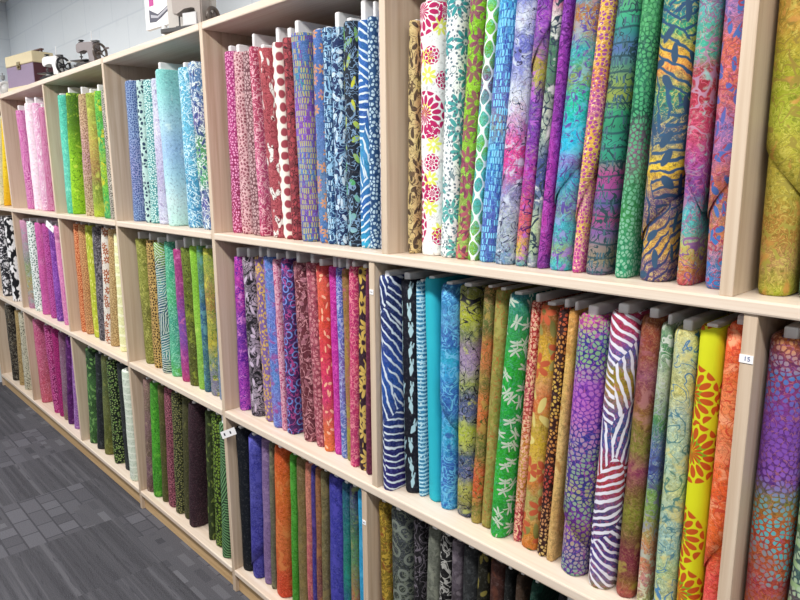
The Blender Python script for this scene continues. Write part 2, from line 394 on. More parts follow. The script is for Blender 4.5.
# ---------------------------------------------------------------- fabric bolts
# each row: centre x, lean of the top, front y, fabric height, thickness, core above fabric, loose end, ground, prints, look
BAYS = [
 ('T0','top row at the left wall','top row bolts by the left wall',1.396,[
  (-5.3739, 0.2165, 0.05, 0.588, 0.078, 0.012, 0, '0,.3,9|f4f0d0 e8e8c8', 'blot,25,.55|dfe0b0', 'pale cream'),
  (-5.1782, 0.2058, 0.05, 0.588, 0.078, 0.028, 0, '1,.2,8|e8c020 f0d030 e0a818', 'blot,30,.6|c89010', 'bright yellow'),
 ]),
 ('T1','top row under the lavender-sheened case','top row bolts under the lavender-sheened case',1.396,[
  (-4.5285, -0.0292, 0.035, 0.59, 0.078, 0.03, 0, '0,.4,12|98307a b04090 88286a', 'spot,70,.3|e8b0d4', 'magenta speckled'),
  (-4.3402, 0.0196, 0.024, 0.612, 0.078, 0.035, 0, '0,.5,14|f6eef4 f0d4e4 f8f4f8', 'blot,40,.6|e8b8d4', 'white and pale pink'),
  (-4.214, 0.0144, 0.031, 0.603, 0.0764, 0.035, 0, '0,.5,20|f2ecf2 e8d0e0 dca8c8', 'spot,80,.3|c060a0', 'pink-shaded white'),
  (-4.1353, 0.0209, 0.039, 0.575, 0.078, 0.02, 0, '0,.5,20|a83070 8a2860 c05090', 'spot,90,.33|e0a8c8', 'dark raspberry speckled'),
 ]),
 ('T2','top row under the two toy sewing machines','top row bolts under the toy sewing machines',1.396,[
  (-3.799, 0.0303, 0.041, 0.61, 0.078, 0.01, 0, '1,.3,10|48b8a0 58c8b0 68c8b8 50b090', 'blot,25,.6|90dcc8', 'seafoam teal'),
  (-3.7093, 0.0722, 0.04, 0.609, 0.078, 0.03, 0, '1,.25,9|3f6a20 4f7a22 8cc828 a0d830 88c020', 'curl,22,.03|5a8a1c;blot,30,.62|c8e850', 'lime green leafy'),
  (-3.5088, 0.0517, 0.041, 0.588, 0.078, 0.035, 0, '1,.3,12|b8a070 c8a890 c090a0 b8a088 c8b898', 'spot,60,.3|8a6a50', 'tan and pink floral'),
  (-3.3707, 0.0364, 0.035, 0.582, 0.078, 0.02, 0, '1,.4,9|88a038 a0a848 b8a050 98704a 7a9038 a8c030', 'blot,25,.58|c8d060', 'olive and brown batik'),
  (-3.2081, 0.0026, 0.027, 0.578, 0.075, 0.03, 0, '1,.4,10|6ab830 50a838 48b060 a8c028 58b840 40a070', 'blot,20,.56|d8c830;curl,20,.03|2f7a3a', 'bright green and yellow batik'),
  (-3.1301, 0.0177, 0.026, 0.574, 0.078, 0.02, 0, '0,.5,20|c8c4b8 a09c90', 'spot,75,.36|3a3a34', 'black and white speckled'),
 ]),
 ('T3','top row under the pink-striped sign','top row bolts under the pink-striped sign',1.396,[
  (-2.9123, 0.0282, 0.047, 0.592, 0.078, 0.004, 0, '1,.5,10|7890b8 88a0c8 9090c0 7c98c0', 'spot,72,.32|34508a', 'blue leopard spotted'),
  (-2.7887, 0.0137, 0.047, 0.583, 0.0439, 0.004, 0, '0,.3,10|c8e0dc a8d0cc', 'spot,34,.26|243c58', 'pale aqua with navy dots'),
  (-2.7286, 0.028, 0.047, 0.577, 0.0731, 0.004, 0, '0,.4,18|58a0a0 3f8890', 'spot,75,.33|d0ece8', 'teal white-speckled'),
  (-2.6446, 0.021, 0.047, 0.574, 0.078, 0.03, 0, '1,.5,9|c0c8e0 d0d0e8 b0a8d0 c8d0e8', 'blot,40,.6|8878a8', 'lavender white'),
  (-2.5247, -0.0233, 0.032, 0.598, 0.07, 0.028, 0, '1,.25,7|80ccc8 94d4d4 a8d0e0 9cc0e4 a8d4e4 c8e4e4 b8e4dc', 'blot,9,.62|d8f0f0', 'pale turquoise shaded plain'),
  (-2.3791, -0.0015, 0.047, 0.588, 0.078, 0.02, 0, '1,.4,12|58a8c8 68b8d8 4898c0 3f88b8', 'curl,26,.045|d0ecf4;blot,22,.6|2f6fa0', 'sky blue ruffled'),
  (-2.2596, -0.0415, 0.047, 0.597, 0.078, 0.004, 0, '1,.35,8|6088b8 5078a8 6a5898 4f9050 58b060 6a5aa0 5088b8', 'curl,26,.05|d8e4e4;leaf,26,.3|384c80', 'blue, green and purple leafy'),
 ]),
 ('T4','top row right of the beige machine','top row bolts beside the beige machine',1.396,[
  (-2.0495, 0.0094, 0.049, 0.599, 0.0522, 0.02, 0, '1,.4,12|9a2870 a82f78 8e2f5a 982f50', 'spot,70,.27|e8a0c8;fine,160,.62|d070a8', 'magenta dotted'),
  (-1.9865, 0.0015, 0.049, 0.59, 0.055, 0.025, 0, '0,.4,10|d8a8b0 e0b8bc c898a0', 'spot,60,.3|8a4a58;curl,30,.02|b07080', 'dusty pink spotted'),
  (-1.9158, -0.0105, 0.049, 0.585, 0.0594, 0.004, 0, '0,.4,10|7a5058 684048', 'spot,60,.34|c0a0a4', 'grey-mauve speckled'),
  (-1.8653, -0.0157, 0.043, 0.592, 0.0282, 0.04, 0, '1,.4,12|a83a5a b04868 c05888 a83860', 'curl,34,.05|e8b8c4', 'crimson squiggle'),
  (-1.7907, -0.0438, 0.049, 0.582, 0.0619, 0.012, 0, '1,.4,9|a84850 9c4450 a8505a', 'blobs,24,.40,.5|e0e0dc;curl,18,.02|6a2430', 'brick red with white blobs'),
  (-1.7338, -0.0242, 0.049, 0.588, 0.0489, 0.045, 0, '0,.1,5|ece6da f0ece4', 'spot,19,.27,.0|9a4450', 'cream with red hexagon dots'),
  (-1.687, -0.0131, 0.049, 0.593, 0.0418, 0.03, 0, '0,.4,10|8a3a44 703038', 'spot,34,.36|a84850;curl,26,.03|3a1c22', 'dark red circle print'),
  (-1.624, -0.0187, 0.044, 0.597, 0.07, 0.035, 0, '1,.5,8|5070b0 4878b0 3f88a0 7a58b0 8a50b8 6070b8 5080b0 8050a8 6058a8 3f6fa0', 'dash,34,.45|7a3f98;dash,26,.3|b0b070', 'blue and purple block print'),
  (-1.5467, -0.0043, 0.049, 0.592, 0.0432, 0.004, 0, '1,.5,10|4870b0 4868a8 587ab0 6888a8 3f70b0', 'flower,26,.4|c89068;blot,22,.6|7a60a8', 'blue with orange flowers'),
  (-1.5075, -0.0013, 0.049, 0.591, 0.0322, 0.004, 0, '0,.4,10|284878 1f3a68', 'dash,28,.5|b8d8ec;curl,24,.04|90c0e0', 'navy with pale squiggles'),
  (-1.4663, -0.0013, 0.049, 0.586, 0.0471, 0.04, 0, '0,.4,10|1c2c50 24386a', 'leaf,30,.4|c8dcec;curl,30,.05|90b8d8', 'navy with white leaves'),
  (-1.4103, -0.0015, 0.049, 0.592, 0.0616, 0.01, 0, '0,.4,8|141c2c 1a2838', 'leaf,22,.36|3f9058 c8c838 4fa060 90b8d0;curl,24,.03|7898b8', 'black with green leaves'),
  (-1.3562, 0.0016, 0.049, 0.585, 0.0435, 0.05, 0, '1,.4,8|2458a0 2f68b8 1c4a98 3f98c8 2458a8 2fa8d0', 'zeb,15,4,.60|d8e8f0', 'blue zebra swirl'),
  (-1.3213, 0.0016, 0.049, 0.588, 0.0233, 0.04, 0, '0,.4,10|2f5888 284a78', 'spot,60,.28|b8d4e4', 'blue pale-dotted'),
  (-1.2694, -0.0, 0.049, 0.603, 0.0743, 0.02, 0, '0,.4,10|48587a 38486a', 'spot,44,.36|d0d4dc', 'slate white-dotted'),
 ]),
 ('T5','top row in the widest bay','top row bolts in the widest bay',1.396,[
  (-1.1778, 0.0067, 0.05, 0.555, 0.0252, 0.004, 0, '0,.4,9|d4c08c c8b078', 'leaf,34,.42|54463a;curl,26,.03|6a5844', 'tan with brown leaves'),
  (-1.1176, -0.0064, 0.05, 0.588, 0.0661, 0.02, 0, '0,.2,5|f2f2f0 eceeee', 'flower,14,.3,8|dde468;dahlia,7.5,.36,15|b82462;dahlia,12,.22,9|bf2468', 'white with magenta dahlias'),
  (-1.0581, 0.0158, 0.05, 0.588, 0.0498, 0.028, 0, '0,.2,6|eef2f2 e4ecec', 'flower,15,.46,9|2f9498 60b4b0;spot,60,.16|5a7080;curl,12,.012|8098a0', 'white with teal daisies'),
  (-1.0119, 0.0368, 0.05, 0.588, 0.0396, 0.02, 0, '1,.3,7|88c020 7ab81f 90c830 80b028 88b848 8a9850 98b060', 'flower,17,.5,8|8a4a68 8a6058 9a5068 b86068;curl,14,.02|7a4058', 'lime green with mauve flowers'),
  (-0.9774, 0.0473, 0.05, 0.588, 0.0264, 0.028, 0, '1,.5,14|48b8c8 78c838 68b848 7a4a80 58b8b0 70c040 40b0b8 50b0a8 80b848 70a838', 'lat,30,.35|f0f6f4', 'teal and green white-lattice'),
  (-0.9391, 0.0473, 0.05, 0.588, 0.0472, 0.028, 0, '1,.5,9|40a8dc 3f98d0 4888c8 5878c0 6a6ab0 888880 3f98d0 5080c8 5868b8 4f60a8 4868b0', 'dash,40,.5|3850a8;dash,30,.35|80d0f0', 'blue and purple dashed'),
  (-0.8881, 0.0473, 0.045, 0.588, 0.0518, 0.012, 0, '1,.6,8|5a64b8 4f58b0 c8d0e0 6068b8 8088c8 c0c8dc d8dce4 c078b0 d8388c d03a90 8888b0 a8b0bc 98a8b4 a0b0b8 5888a8', 'blot,24,.56|d0dcec;curl,16,.015|383c58', 'blue, white and pink scroll'),
  (-0.8426, 0.0473, 0.05, 0.588, 0.0292, 0.028, -0.75, '1,.5,8|8028a8 7a30a8 9038b0 7a50a0 a89040 a8a038 7040a0 7038a0 8030a0 b82f98 a83090 c84a70 d06060 c8b030 58a0a8', 'blot,26,.57|b060c8;curl,18,.02|4a2068', 'purple and magenta batik'),
  (-0.8115, 0.0473, 0.05, 0.588, 0.0229, 0.012, 0, '1,.6,9|28345a c03878 d8d8d4 3a6850 488060 58705a b8c0b0 a8b8a8 3a4880 404a90 6a80a0 b8c8a0 a0b890 8890a8', 'curl,18,.035|2c3c4c;blot,24,.58|e0e4dc', 'green, white and navy batik'),
  (-0.7885, 0.0473, 0.05, 0.588, 0.02, 0.02, 0, '1,.4,9|8a38a0 7a30a0 9030a0 803098 a030a0 a838a0 b038a0 6a3a90', 'curl,24,.03|5a2070', 'deep violet narrow'),
  (-0.7478, 0.0464, 0.05, 0.588, 0.0496, 0.02, -0.3, '1,.55,7|28a0cc 6878c0 3098c0 a86830 b07030 30a0a8 4f9870 889040 28b088 18b898 20b0d0 28b0d8 8870c0 30a8d0 5890a0 78888a 40a0b0 58a0a0 90a060 30b0b8', 'curl,22,.03|5a4a98;blot,34,.57|c85848 48c8d8 a070c8', 'cyan batik with rust bands'),
  (-0.7035, 0.0464, 0.05, 0.588, 0.022, 0.028, -0.25, '1,.45,9|d8a868 d89878 e0b040 d8a848 d8a040 d07a58 c870a0 d8a848 d8b048 c8a060 c888a0 d8b050 c878a0 c8589a', 'spot,85,.3|8a4a98 b83a90;fine,120,.6|f0d8a0', 'yellow and plum dotted'),
  (-0.6639, 0.0464, 0.05, 0.588, 0.0473, 0.012, 0, '1,.12,8|784080 8a4a88 a84888 58a070 40a880 388888 5068a0 508878 7a9858 889848 389870 308868 389880 2f8a70 a84888 9a4a90 5a5a98 a04878 7a5a98 887a78 888068 7a6a90', 'band,38,.12|2a4c58;curl,26,.035|2c4850;dash,30,.62|486878', 'teal and plum striped band print'),
  (-0.6066, 0.0297, 0.05, 0.588, 0.031, 0.012, 0, '1,.4,8|2f7858 286848 3f9058 1f5848 2a7a58 1c5040 805878 2f7a4a 388848 2f8a60 289068', 'spot,75,.32|60b070 48a070 88b8a0', 'dark green dotted'),
  (-0.5469, 0.0189, 0.05, 0.588, 0.0567, 0.028, -0.2, '1,.5,6|d8a828 e0b030 389870 2f8878 2a7888 38a070 d8a838 d88a48 389068 3a7a70 485878 587078 d8b830 c8a038 6a5880 705878 b08850 c09048 786078 685070', 'zeb,17,6,.58|2c4870 305878 3a3c68;leaf,20,.34|34506c', 'yellow, green and navy palm'),
  (-0.4863, 0.0099, 0.05, 0.588, 0.0294, 0.02, 0.3, '1,.5,7|b84068 b06080 5898a8 58a8b0 58a8a8 48a890 40a890 a83848 a83040 b84060 b84868 a84890 8a4898 784890 48b0b8 50a8a8 b0b060 b88048 a83850', 'curl,16,.028|40407a b88aa0 70488a;blot,28,.62|90ccc4', 'pink, teal and red batik'),
  (-0.4314, 0.0, 0.05, 0.588, 0.0437, 0.028, -0.28, '1,.5,8|c86090 c06080 c86868 7870b0 d06a50 c86858 c86a58 7868a8 a06898 c87058 a07858 c07850 4878a8 3f70b0', 'leaf,36,.4|3078b8 5860a8 2f78b8;curl,20,.02|a04058', 'orange and blue leafy'),
 ]),
 ('T6','top row at the right edge','top row bolts at the right edge',1.396,[
  (-0.3426, -0.0061, 0.05, 0.588, 0.0542, 0.028, 0.34, '1,.5,6|a8a030 b08838 c09840 b8903a a8a030 98a028 a8b038 b8a840 a89838 a87838 b08a58 98a028', 'curl,14,.025|886a28 a8a048;blot,24,.6|c8904a', 'olive and gold batik'),
  (-0.2755, -0.0061, 0.05, 0.588, 0.07, 0.02, 0, '1,.5,8|607a58 708868 58705a', 'curl,22,.04|2f4838;blot,25,.6|a0b890', 'dark sage batik'),
 ]),
 ('M0','middle row at the left wall','middle row bolts by the left wall',0.7435,[
  (-5.3528, 0.0288, 0.016, 0.575, 0.078, 0.004, 0, '0,.2,10|ecebf0 e0e0e8', 'curl,13,.10|24242c;leaf,24,.3|3a3a42', 'white with fine black scribbles'),
  (-5.0731, 0.0025, 0.014, 0.575, 0.078, 0.004, 0, '0,.2,10|f2f2f4 e8e8ee', 'blobs,18,.5,.6|16161c', 'white with bold black blobs'),
 ]),
 ('M1','middle row under the pink top bolts','middle row bolts in the bay with the tilted tag',0.7435,[
  (-4.724, 0.0, 0.026, 0.575, 0.078, 0.01, 0, '1,.5,9|c890b0 b87aa0 a09098 78887a 88a060 a8a058 a08a80 b070a0', 'blot,20,.56|90a0a0', 'grey, pink and green batik'),
  (-4.5972, 0.0188, 0.028, 0.575, 0.078, 0.02, 0, '0,.2,9|eaf4f0 e0ece8', 'spot,44,.22|3f6a60', 'white with green dots'),
  (-4.4431, 0.037, 0.03, 0.575, 0.078, 0.02, 0, '0,.4,12|d070b0 c85aa0 d888bc', 'curl,30,.03|a84088', 'pink'),
  (-4.29, 0.0177, 0.034, 0.575, 0.078, 0.02, 0, '0,.5,10|8a2878 a83888 702068', 'spot,70,.28|c868b0', 'magenta and plum'),
  (-4.1721, 0.0236, 0.034, 0.575, 0.078, 0.02, 0, '1,.4,9|602078 6a2888 7a38a0 8a48b0 6a2f90 5a3088', 'curl,26,.03|b070d0', 'violet purple'),
  (-4.0343, -0.0193, 0.034, 0.575, 0.078, 0.01, 0, '0,.3,10|d888b8 c870a8', 'blot,30,.6|e8b0d0', 'candy pink narrow'),
 ]),
 ('M2','middle row under the green top bolts','middle row bolts under the green top bolts',0.7435,[
  (-3.7836, 0.0354, 0.046, 0.6, 0.0688, 0.01, 0, '0,.4,12|b85a30 a84a28', 'spot,70,.32|e8a878', 'rust orange spotted'),
  (-3.7087, 0.036, 0.047, 0.6, 0.078, 0.014, 0, '0,.4,12|d0a070 c89060', 'spot,75,.3|8a5a38', 'tan brown-spotted'),
  (-3.5964, 0.0158, 0.052, 0.6, 0.078, 0.014, 0, '0,.4,10|a8b830 c0c840 90a028', 'leaf,30,.3|e0e080', 'yellow-green leafy'),
  (-3.5082, 0.0471, 0.047, 0.6, 0.078, 0.01, 0, '0,.4,10|4a464c 38343c', 'curl,30,.05|8a868c', 'charcoal grey swirl'),
  (-3.4287, 0.0918, 0.048, 0.6, 0.078, 0.014, 0, '0,.2,10|e8e4dc e0d8cc', 'flower,22,.46,7|a85a30', 'white with rust flowers'),
  (-3.3437, 0.108, 0.046, 0.6, 0.0718, 0.004, 0, '0,.4,12|d0b888 c0a070', 'spot,75,.3|8a6a40', 'beige dotted'),
  (-3.2096, 0.0502, 0.042, 0.583, 0.078, 0.004, 0, '0,.3,10|f0f0b8 e8ecb0', 'band,20,.2|f8f8d8', 'pale lemon'),
 ]),
 ('M3','middle row under the blue top bolts','middle row bolts under the blue top bolts',0.7435,[
  (-2.9074, -0.0076, 0.047, 0.576, 0.078, 0.03, 0, '1,.4,9|888a3a 808838 8a9040 6a6830 787830 707030', 'curl,24,.03|b0b060;blot,20,.6|58582a', 'olive green'),
  (-2.8143, 0.0148, 0.046, 0.577, 0.078, 0.03, 0, '0,.3,12|c8a868 b89858', 'spot,55,.34|4a3820', 'tan black-spotted'),
  (-2.7111, 0.0081, 0.039, 0.574, 0.0662, 0.02, 0, '1,.5,9|88b830 2f3c48 388a98 2a4870 2f5868 388a98 24344a', 'zeb,26,4,.55|d0d8d4', 'navy and teal zebra'),
  (-2.6376, 0.0207, 0.047, 0.583, 0.078, 0.03, 0, '1,.5,10|389078 38a080 48b070 3f9888 48a888 58b048', 'curl,28,.04|88d0b0', 'teal and green swirl'),
  (-2.5351, -0.0021, 0.047, 0.558, 0.0739, 0.035, 0, '1,.4,9|a03070 983878 8a3a80 7048a0 7850a8 983888 a83868', 'blot,26,.58|c870a8', 'raspberry and violet batik'),
  (-2.459, -0.0038, 0.045, 0.57, 0.0712, 0.04, 0, '1,.4,9|6a7a28 5a6420 606820 4a4c20 585820', 'blot,22,.58|8a9838;curl,22,.025|303818', 'dark olive batik'),
  (-2.3903, -0.0042, 0.049, 0.581, 0.0611, 0.03, 0, '1,.4,9|88c030 78b030 80b838 90c048 78a848 88b848', 'blot,25,.6|b8d868', 'lime green'),
  (-2.3437, 0.0073, 0.048, 0.586, 0.0291, 0.028, 0, '1,.5,9|68a050 4a7a68 2f5888 38688a 3f6878 30587a', 'blot,22,.57|68a0a8', 'blue-green batik'),
  (-2.285, 0.0019, 0.048, 0.581, 0.0743, 0.01, 0, '1,.5,8|98a838 90a040 9a8848 98703a 98a048 b8a830 6a8878 787898 7a7aa0', 'blot,20,.57|c8c050;curl,18,.02|607a30', 'olive, gold and slate batik'),
  (-2.2074, 0.0246, 0.042, 0.58, 0.078, 0.004, 0, '0,.4,10|7088a0 68789a', 'blot,22,.58|a8b8c8', 'slate blue narrow'),
 ]),
 ('M4','middle row under the red and blue bolts','middle row bolts under the red and blue bolts',0.7435,[
  (-2.0634, 0.0195, 0.043, 0.571, 0.0464, 0.03, 0, '1,.3,9|b83aa8 b038a0 a838a0 7038a0 6a30a0 a040b8 983ab0 a848b8', 'blot,26,.56|d888d8;curl,26,.04|5a2090', 'magenta and violet'),
  (-1.9788, -0.009, 0.045, 0.574, 0.0627, 0.03, 0, '1,.5,8|a898a8 58505c b0a0b8 3a3640 a898b0 2a2830 a89cae 484250', 'curl,18,.05|1c1a20;leaf,22,.3|c8b8d0', 'grey, black and lavender leafy'),
  (-1.899, -0.022, 0.053, 0.579, 0.0681, 0.035, 0, '1,.4,9|806090 785890 7a60a0 8868a8 806098', 'ring,22,.3,.07|c8a050;spot,40,.2|d0b060', 'purple with gold rings'),
  (-1.8316, -0.0176, 0.042, 0.587, 0.0637, 0.027, 0, '1,.45,8|5070b8 5880c0 6878c8 5070c0 5868b8 4f88c8 7868b8 5868b8', 'blot,24,.55|a04a90;curl,22,.03|8098d8', 'periwinkle blue batik'),
  (-1.7867, -0.0156, 0.045, 0.582, 0.023, 0.02, 0, '0,.3,10|e0b0c0 d8a0b4', 'curl,34,.05|b04a78', 'pale pink and plum'),
  (-1.7492, 0.0027, 0.043, 0.59, 0.0491, 0.024, 0, '0,.4,8|3a2c70 4a2458 2f3880', 'ring,24,.34,.08|7a98e0 6a88d0;curl,18,.03|a8488a', 'navy and plum swirl'),
  (-1.6592, -0.0259, 0.049, 0.583, 0.0705, 0.031, 0, '0,.4,9|5a2838 68303a 4a2030', 'leaf,26,.4|a06878 88505a;curl,22,.03|c89098', 'maroon leafy'),
  (-1.598, -0.0259, 0.051, 0.587, 0.0489, 0.027, 0, '0,.4,10|a85868 98485a b86878', 'spot,44,.3|c88890;curl,26,.03|7a3848', 'dusty mauve spotted'),
  (-1.5504, -0.0156, 0.047, 0.584, 0.0433, 0.02, 0, '1,.35,8|c04048 d86048 d84a38 d03a48 d02f68 c82f70 d86a48 d87838', 'leaf,28,.26|f0b898', 'orange and hot pink'),
  (-1.5085, -0.007, 0.056, 0.585, 0.0374, 0.029, 0, '1,.3,10|b82088 b82898 b83098 b830a0', 'curl,24,.025|d860b8', 'plain magenta'),
  (-1.4751, -0.0064, 0.053, 0.586, 0.0265, 0.028, 0, '1,.4,10|5858b0 5068b8 7a58a8 6870b0 4f70b8', 'curl,30,.05|a8b0d8', 'blue and violet narrow'),
  (-1.4435, -0.0055, 0.052, 0.586, 0.0337, 0.028, 0, '1,.4,10|806030 8a6838 a08040 987048 a8a040 888040', 'blot,25,.57|a85868', 'olive gold and rose'),
  (-1.4095, 0.0127, 0.035, 0.599, 0.0314, 0.015, 0, '1,.3,10|b82f60 b83070 c03868 b03868 b83070', 'curl,32,.045|e08898', 'crimson pink scrolling'),
  (-1.3715, 0.0127, 0.04, 0.599, 0.0417, 0.01, 0, '0,.3,9|2c1c28 38202e', 'flower,15,.52,9|c8a850 d0b468;leaf,26,.2|c0a050', 'dark plum with gold daisies'),
  (-1.3381, 0.0129, 0.033, 0.6, 0.022, 0.004, 0, '0,.3,10|6a2848 5a2440', 'blot,30,.6|8a4060', 'maroon narrow'),
 ]),
 ('M5','middle row in the widest bay','middle row bolts in the widest bay',0.7435,[
  (-1.2313, -0.0056, 0.008, 0.593, 0.0401, 0.012, 0, '1,.3,7|20306a 182858 1c2c68 284ca0 2858a8 203878 1c2460 281c68 2c2070', 'zeb,14,5,.60|d8e4f0', 'navy and white zebra'),
  (-1.1786, -0.0119, 0.043, 0.586, 0.05, 0.016, 0, '0,.2,8|12141f 181a28', 'fish,21,.45|b8d8e0 a8ccd8', 'black with pale blue fish'),
  (-1.1414, -0.0099, 0.051, 0.583, 0.0213, 0.004, 0, '0,.3,10|3f88b0 3880a8', 'band,90,.45|b8e0f0;fine,120,.58|d0ecf4', 'sky blue hatched'),
  (-1.1003, -0.017, 0.055, 0.595, 0.0439, 0.004, 0, '0,.08,4|28b0c4 30b8cc', '', 'plain turquoise'),
  (-1.0506, 0.002, 0.046, 0.589, 0.0456, 0.004, 0.45, '1,.45,7|2f68a8 3880b8 5898c8 3058a8 28a8c8 3898d0 2f60b0 3f78c0 38a8d0 38a0d0 3468b8 3a68b8 3888c8 3090c8', 'curl,22,.035|68b8e0;blot,30,.6|2c50a0', 'blue and aqua batik'),
  (-0.9957, 0.002, 0.051, 0.59, 0.0542, 0.006, 0, '1,.5,7|7a8040 888a38 a8b020 6a7848 9880a8 a090b0 90a048 405080 586890 a8b838 b0b848 3f5878 485888 a8a848 888838 404868', 'curl,14,.02|24242c;blot,26,.6|b0b868', 'olive, lilac and navy scroll'),
  (-0.953, 0.0304, 0.047, 0.596, 0.0282, 0.004, 0, '1,.5,8|a06840 6a7040 5a6a38 b86838 b87040 6a7038 c87038 c06838 6a7838 787840 c85830 c85028 70702f 889048', 'blot,24,.57|a89048;curl,18,.02|50582a', 'orange and olive batik'),
  (-0.9204, 0.0304, 0.05, 0.594, 0.034, 0.004, 0, '0,.4,9|808838 908a48 888030', 'blot,26,.57|a8a058;curl,24,.02|a86838', 'olive green flecked'),
  (-0.8783, 0.0416, 0.034, 0.593, 0.0471, 0.004, 0, '1,.4,6|286a78 2f9050 28a030 20a038 209838 28a028 30b038 289830 28a838', 'fly,19,.46|b4c4b4 c0ccbc', 'bright green with pale dragonflies'),
  (-0.8326, 0.033, 0.055, 0.579, 0.0244, 0.016, 0, '1,.3,9|a83028 a82c28 a82838 a02848 b85838 c8a038 c08830 a82840 a83050', 'spot,70,.3|e0a090;curl,30,.025|e8c8a0', 'red and gold dotted'),
  (-0.795, 0.033, 0.047, 0.578, 0.0477, 0.004, 0, '1,.5,8|7a5028 885a28 c8a030 d0a838 c8905a c86838 b8a040 c8a830 c8a848 c87838 a0a058 b8a060 c88830 c06a28', 'leaf,20,.4|5a5828 e0d080 6a6a30;flower,13,.4,6|b85838', 'yellow and rust floral'),
  (-0.7569, 0.033, 0.046, 0.579, 0.0255, 0.016, 0, '0,.3,10|30181a 3a1c18', 'spot,72,.3|b04838 c8a850 a83838 c8b070', 'dark brown with red and gold dots'),
  (-0.732, 0.0323, 0.043, 0.577, 0.02, 0.016, 0, '1,.4,9|c8904a d0a858 c8a868 d0b070 c8a060 c8a870', 'blot,24,.58|a87a40', 'tan and ochre batik'),
  (-0.6753, 0.0214, 0.031, 0.577, 0.0615, 0.016, 0.2, '1,.4,7|a83878 382c7a 2f3888 4a3090 7038a0 7a38a8 6a34a0 383890 38408a 4a3088 303880 28407a 6a309a 7a34a0 344088 303c80 4a2c88', 'spot,66,.36|9a8a68 78a088 88b078 a868b8 b068b8 b078b0 80a088 a8a078 88a890 a8a070 a890a0 70a888', 'purple and blue leopard-dotted'),
  (-0.6107, 0.0214, 0.031, 0.59, 0.0576, 0.016, 0, '1,.5,7|a03050 a82f58 4f58a8 8a8028 a08828 584888 2c5088 2f4890 a02f3a a83040 685080 283068 3a2c70 403888 6a5a98 807830', 'zeb,17,4,.52|e0e0ec', 'white zebra with multicoloured stripes'),
  (-0.5575, 0.0195, 0.043, 0.587, 0.042, 0.016, 0, '1,.5,6|7a4828 884030 8a4838 8a5068 783a38 88682f 6a6828 787830 883858 6a5828 788028 6a6028 702f3a 783040 7a5a28 a04848', 'blot,16,.58|a05878 a09838', 'olive and maroon batik'),
  (-0.5186, 0.013, 0.04, 0.58, 0.02, 0.016, 0, '1,.5,9|90a088 488058 b8c0a8 98a890 488048 5060a0 5868a8 70984a 88a050 c8885a c87a60 c88a88 90a858', 'curl,20,.04|d8e0d0 303878 d8d8b8', 'green, blue and pink scroll'),
  (-0.4764, 0.0036, 0.04, 0.575, 0.0426, 0.016, 0, '1,.45,6|c8c078 a8b498 c0b868 9cb0a8 a0b8a0 a0bca8 b0b880 98b8b0 88b0b0 a0b888 a8b898 a8c080', 'curl,13,.022|4878a8 58806a 4a80b0;blot,20,.58|d0c880', 'pale sage, yellow and blue batik'),
  (-0.4312, 0.0038, 0.04, 0.588, 0.0447, 0.004, 0, '1,.05,6|ccd020 d0d018', 'flower,7,.2,9|7a9a20;dahlia,7.0,.36,16|b8501a', 'yellow with orange dahlias'),
  (-0.3871, 0.0038, 0.04, 0.6, 0.0336, 0.014, -0.3, '1,.4,6|e05830 e05a30 e0703a e88a58 e07840 e08a60 e86830 e05a28 e06830 e06028 e85050 e04a50 e08a68 e07a50', 'blot,16,.57|f0a880;curl,20,.02|c84830', 'orange and coral batik'),
 ]),
 ('M6','middle row at the right edge','middle row bolts at the right edge',0.7435,[
  (-0.306, 0.0, 0.035, 0.591, 0.066, 0.016, 0, '1,.45,7|9a5028 6a3060 883868 7a3888 6a3890 683890 5a3080 787a38 b06828 b84a28 b05a30 a83838 b06030 a03a30 a86830 5a2c60', 'spot,66,.33|c88a60 4878b8 7848a8 8a58b8 70a0a0 58b0b8 a84848 50a8b0 a868a0', 'purple and orange spotted'),
  (-0.2365, 0.0, 0.035, 0.585, 0.07, 0.016, 0, '1,.4,8|285848 2f6850 488868 607a48 3f5860 7a4a58 486a58', 'band,26,.3|98b888;spot,50,.25|a8c0a0', 'teal green striped'),
 ]),
 ('B0','bottom row at the left wall','bottom row bolts by the left wall',0.097,[
  (-5.3914, 0.0018, 0.02, 0.575, 0.078, 0.01, 0, '0,.5,10|24201c 302a24', 'curl,20,.04|7a7468;blot,22,.6|5a5040', 'black and brown leafy'),
  (-5.2317, 0.107, 0.026, 0.575, 0.078, 0.02, 0, '0,.4,12|b8a070 a89060', 'curl,30,.03|786040', 'tan narrow'),
  (-5.0839, 0.0718, 0.022, 0.575, 0.078, 0.02, 0, '0,.2,8|d0ccb8 c4c0a8', 'curl,26,.03|3a3a34', 'cream with black doodles'),
 ]),
 ('B1','bottom row, second bay from left','bottom row bolts in the pink and purple bay',0.097,[
  (-4.709, -0.0026, 0.03, 0.575, 0.078, 0.01, 0, '1,.4,10|a85880 b84878 c05a80 b84a68 c05868 b85060', 'curl,28,.03|d888a0', 'rose pink scroll'),
  (-4.4358, -0.03, 0.03, 0.575, 0.078, 0.01, 0, '0,.5,10|58184a 8a2060 b02878', 'spot,60,.28|d070a8', 'dark magenta speckled'),
  (-4.3407, 0.0027, 0.037, 0.575, 0.078, 0.004, 0, '0,.4,10|b03078 a02870', 'spot,70,.28|701850', 'raspberry'),
  (-4.2612, 0.068, 0.037, 0.575, 0.078, 0.02, 0, '1,.4,9|784868 886080 907088 806078 88785a', 'blot,26,.6|a08a98', 'mauve brown batik'),
  (-4.1663, 0.1275, 0.031, 0.575, 0.078, 0.004, 0, '0,.5,8|481850 5a2068 381040', 'blot,22,.58|8a4898', 'dark purple batik'),
  (-4.0542, 0.1015, 0.034, 0.575, 0.078, 0.004, 0, '0,.4,9|8850a0 9868b0 6a3088', 'curl,22,.03|c098d0', 'lilac purple batik'),
 ]),
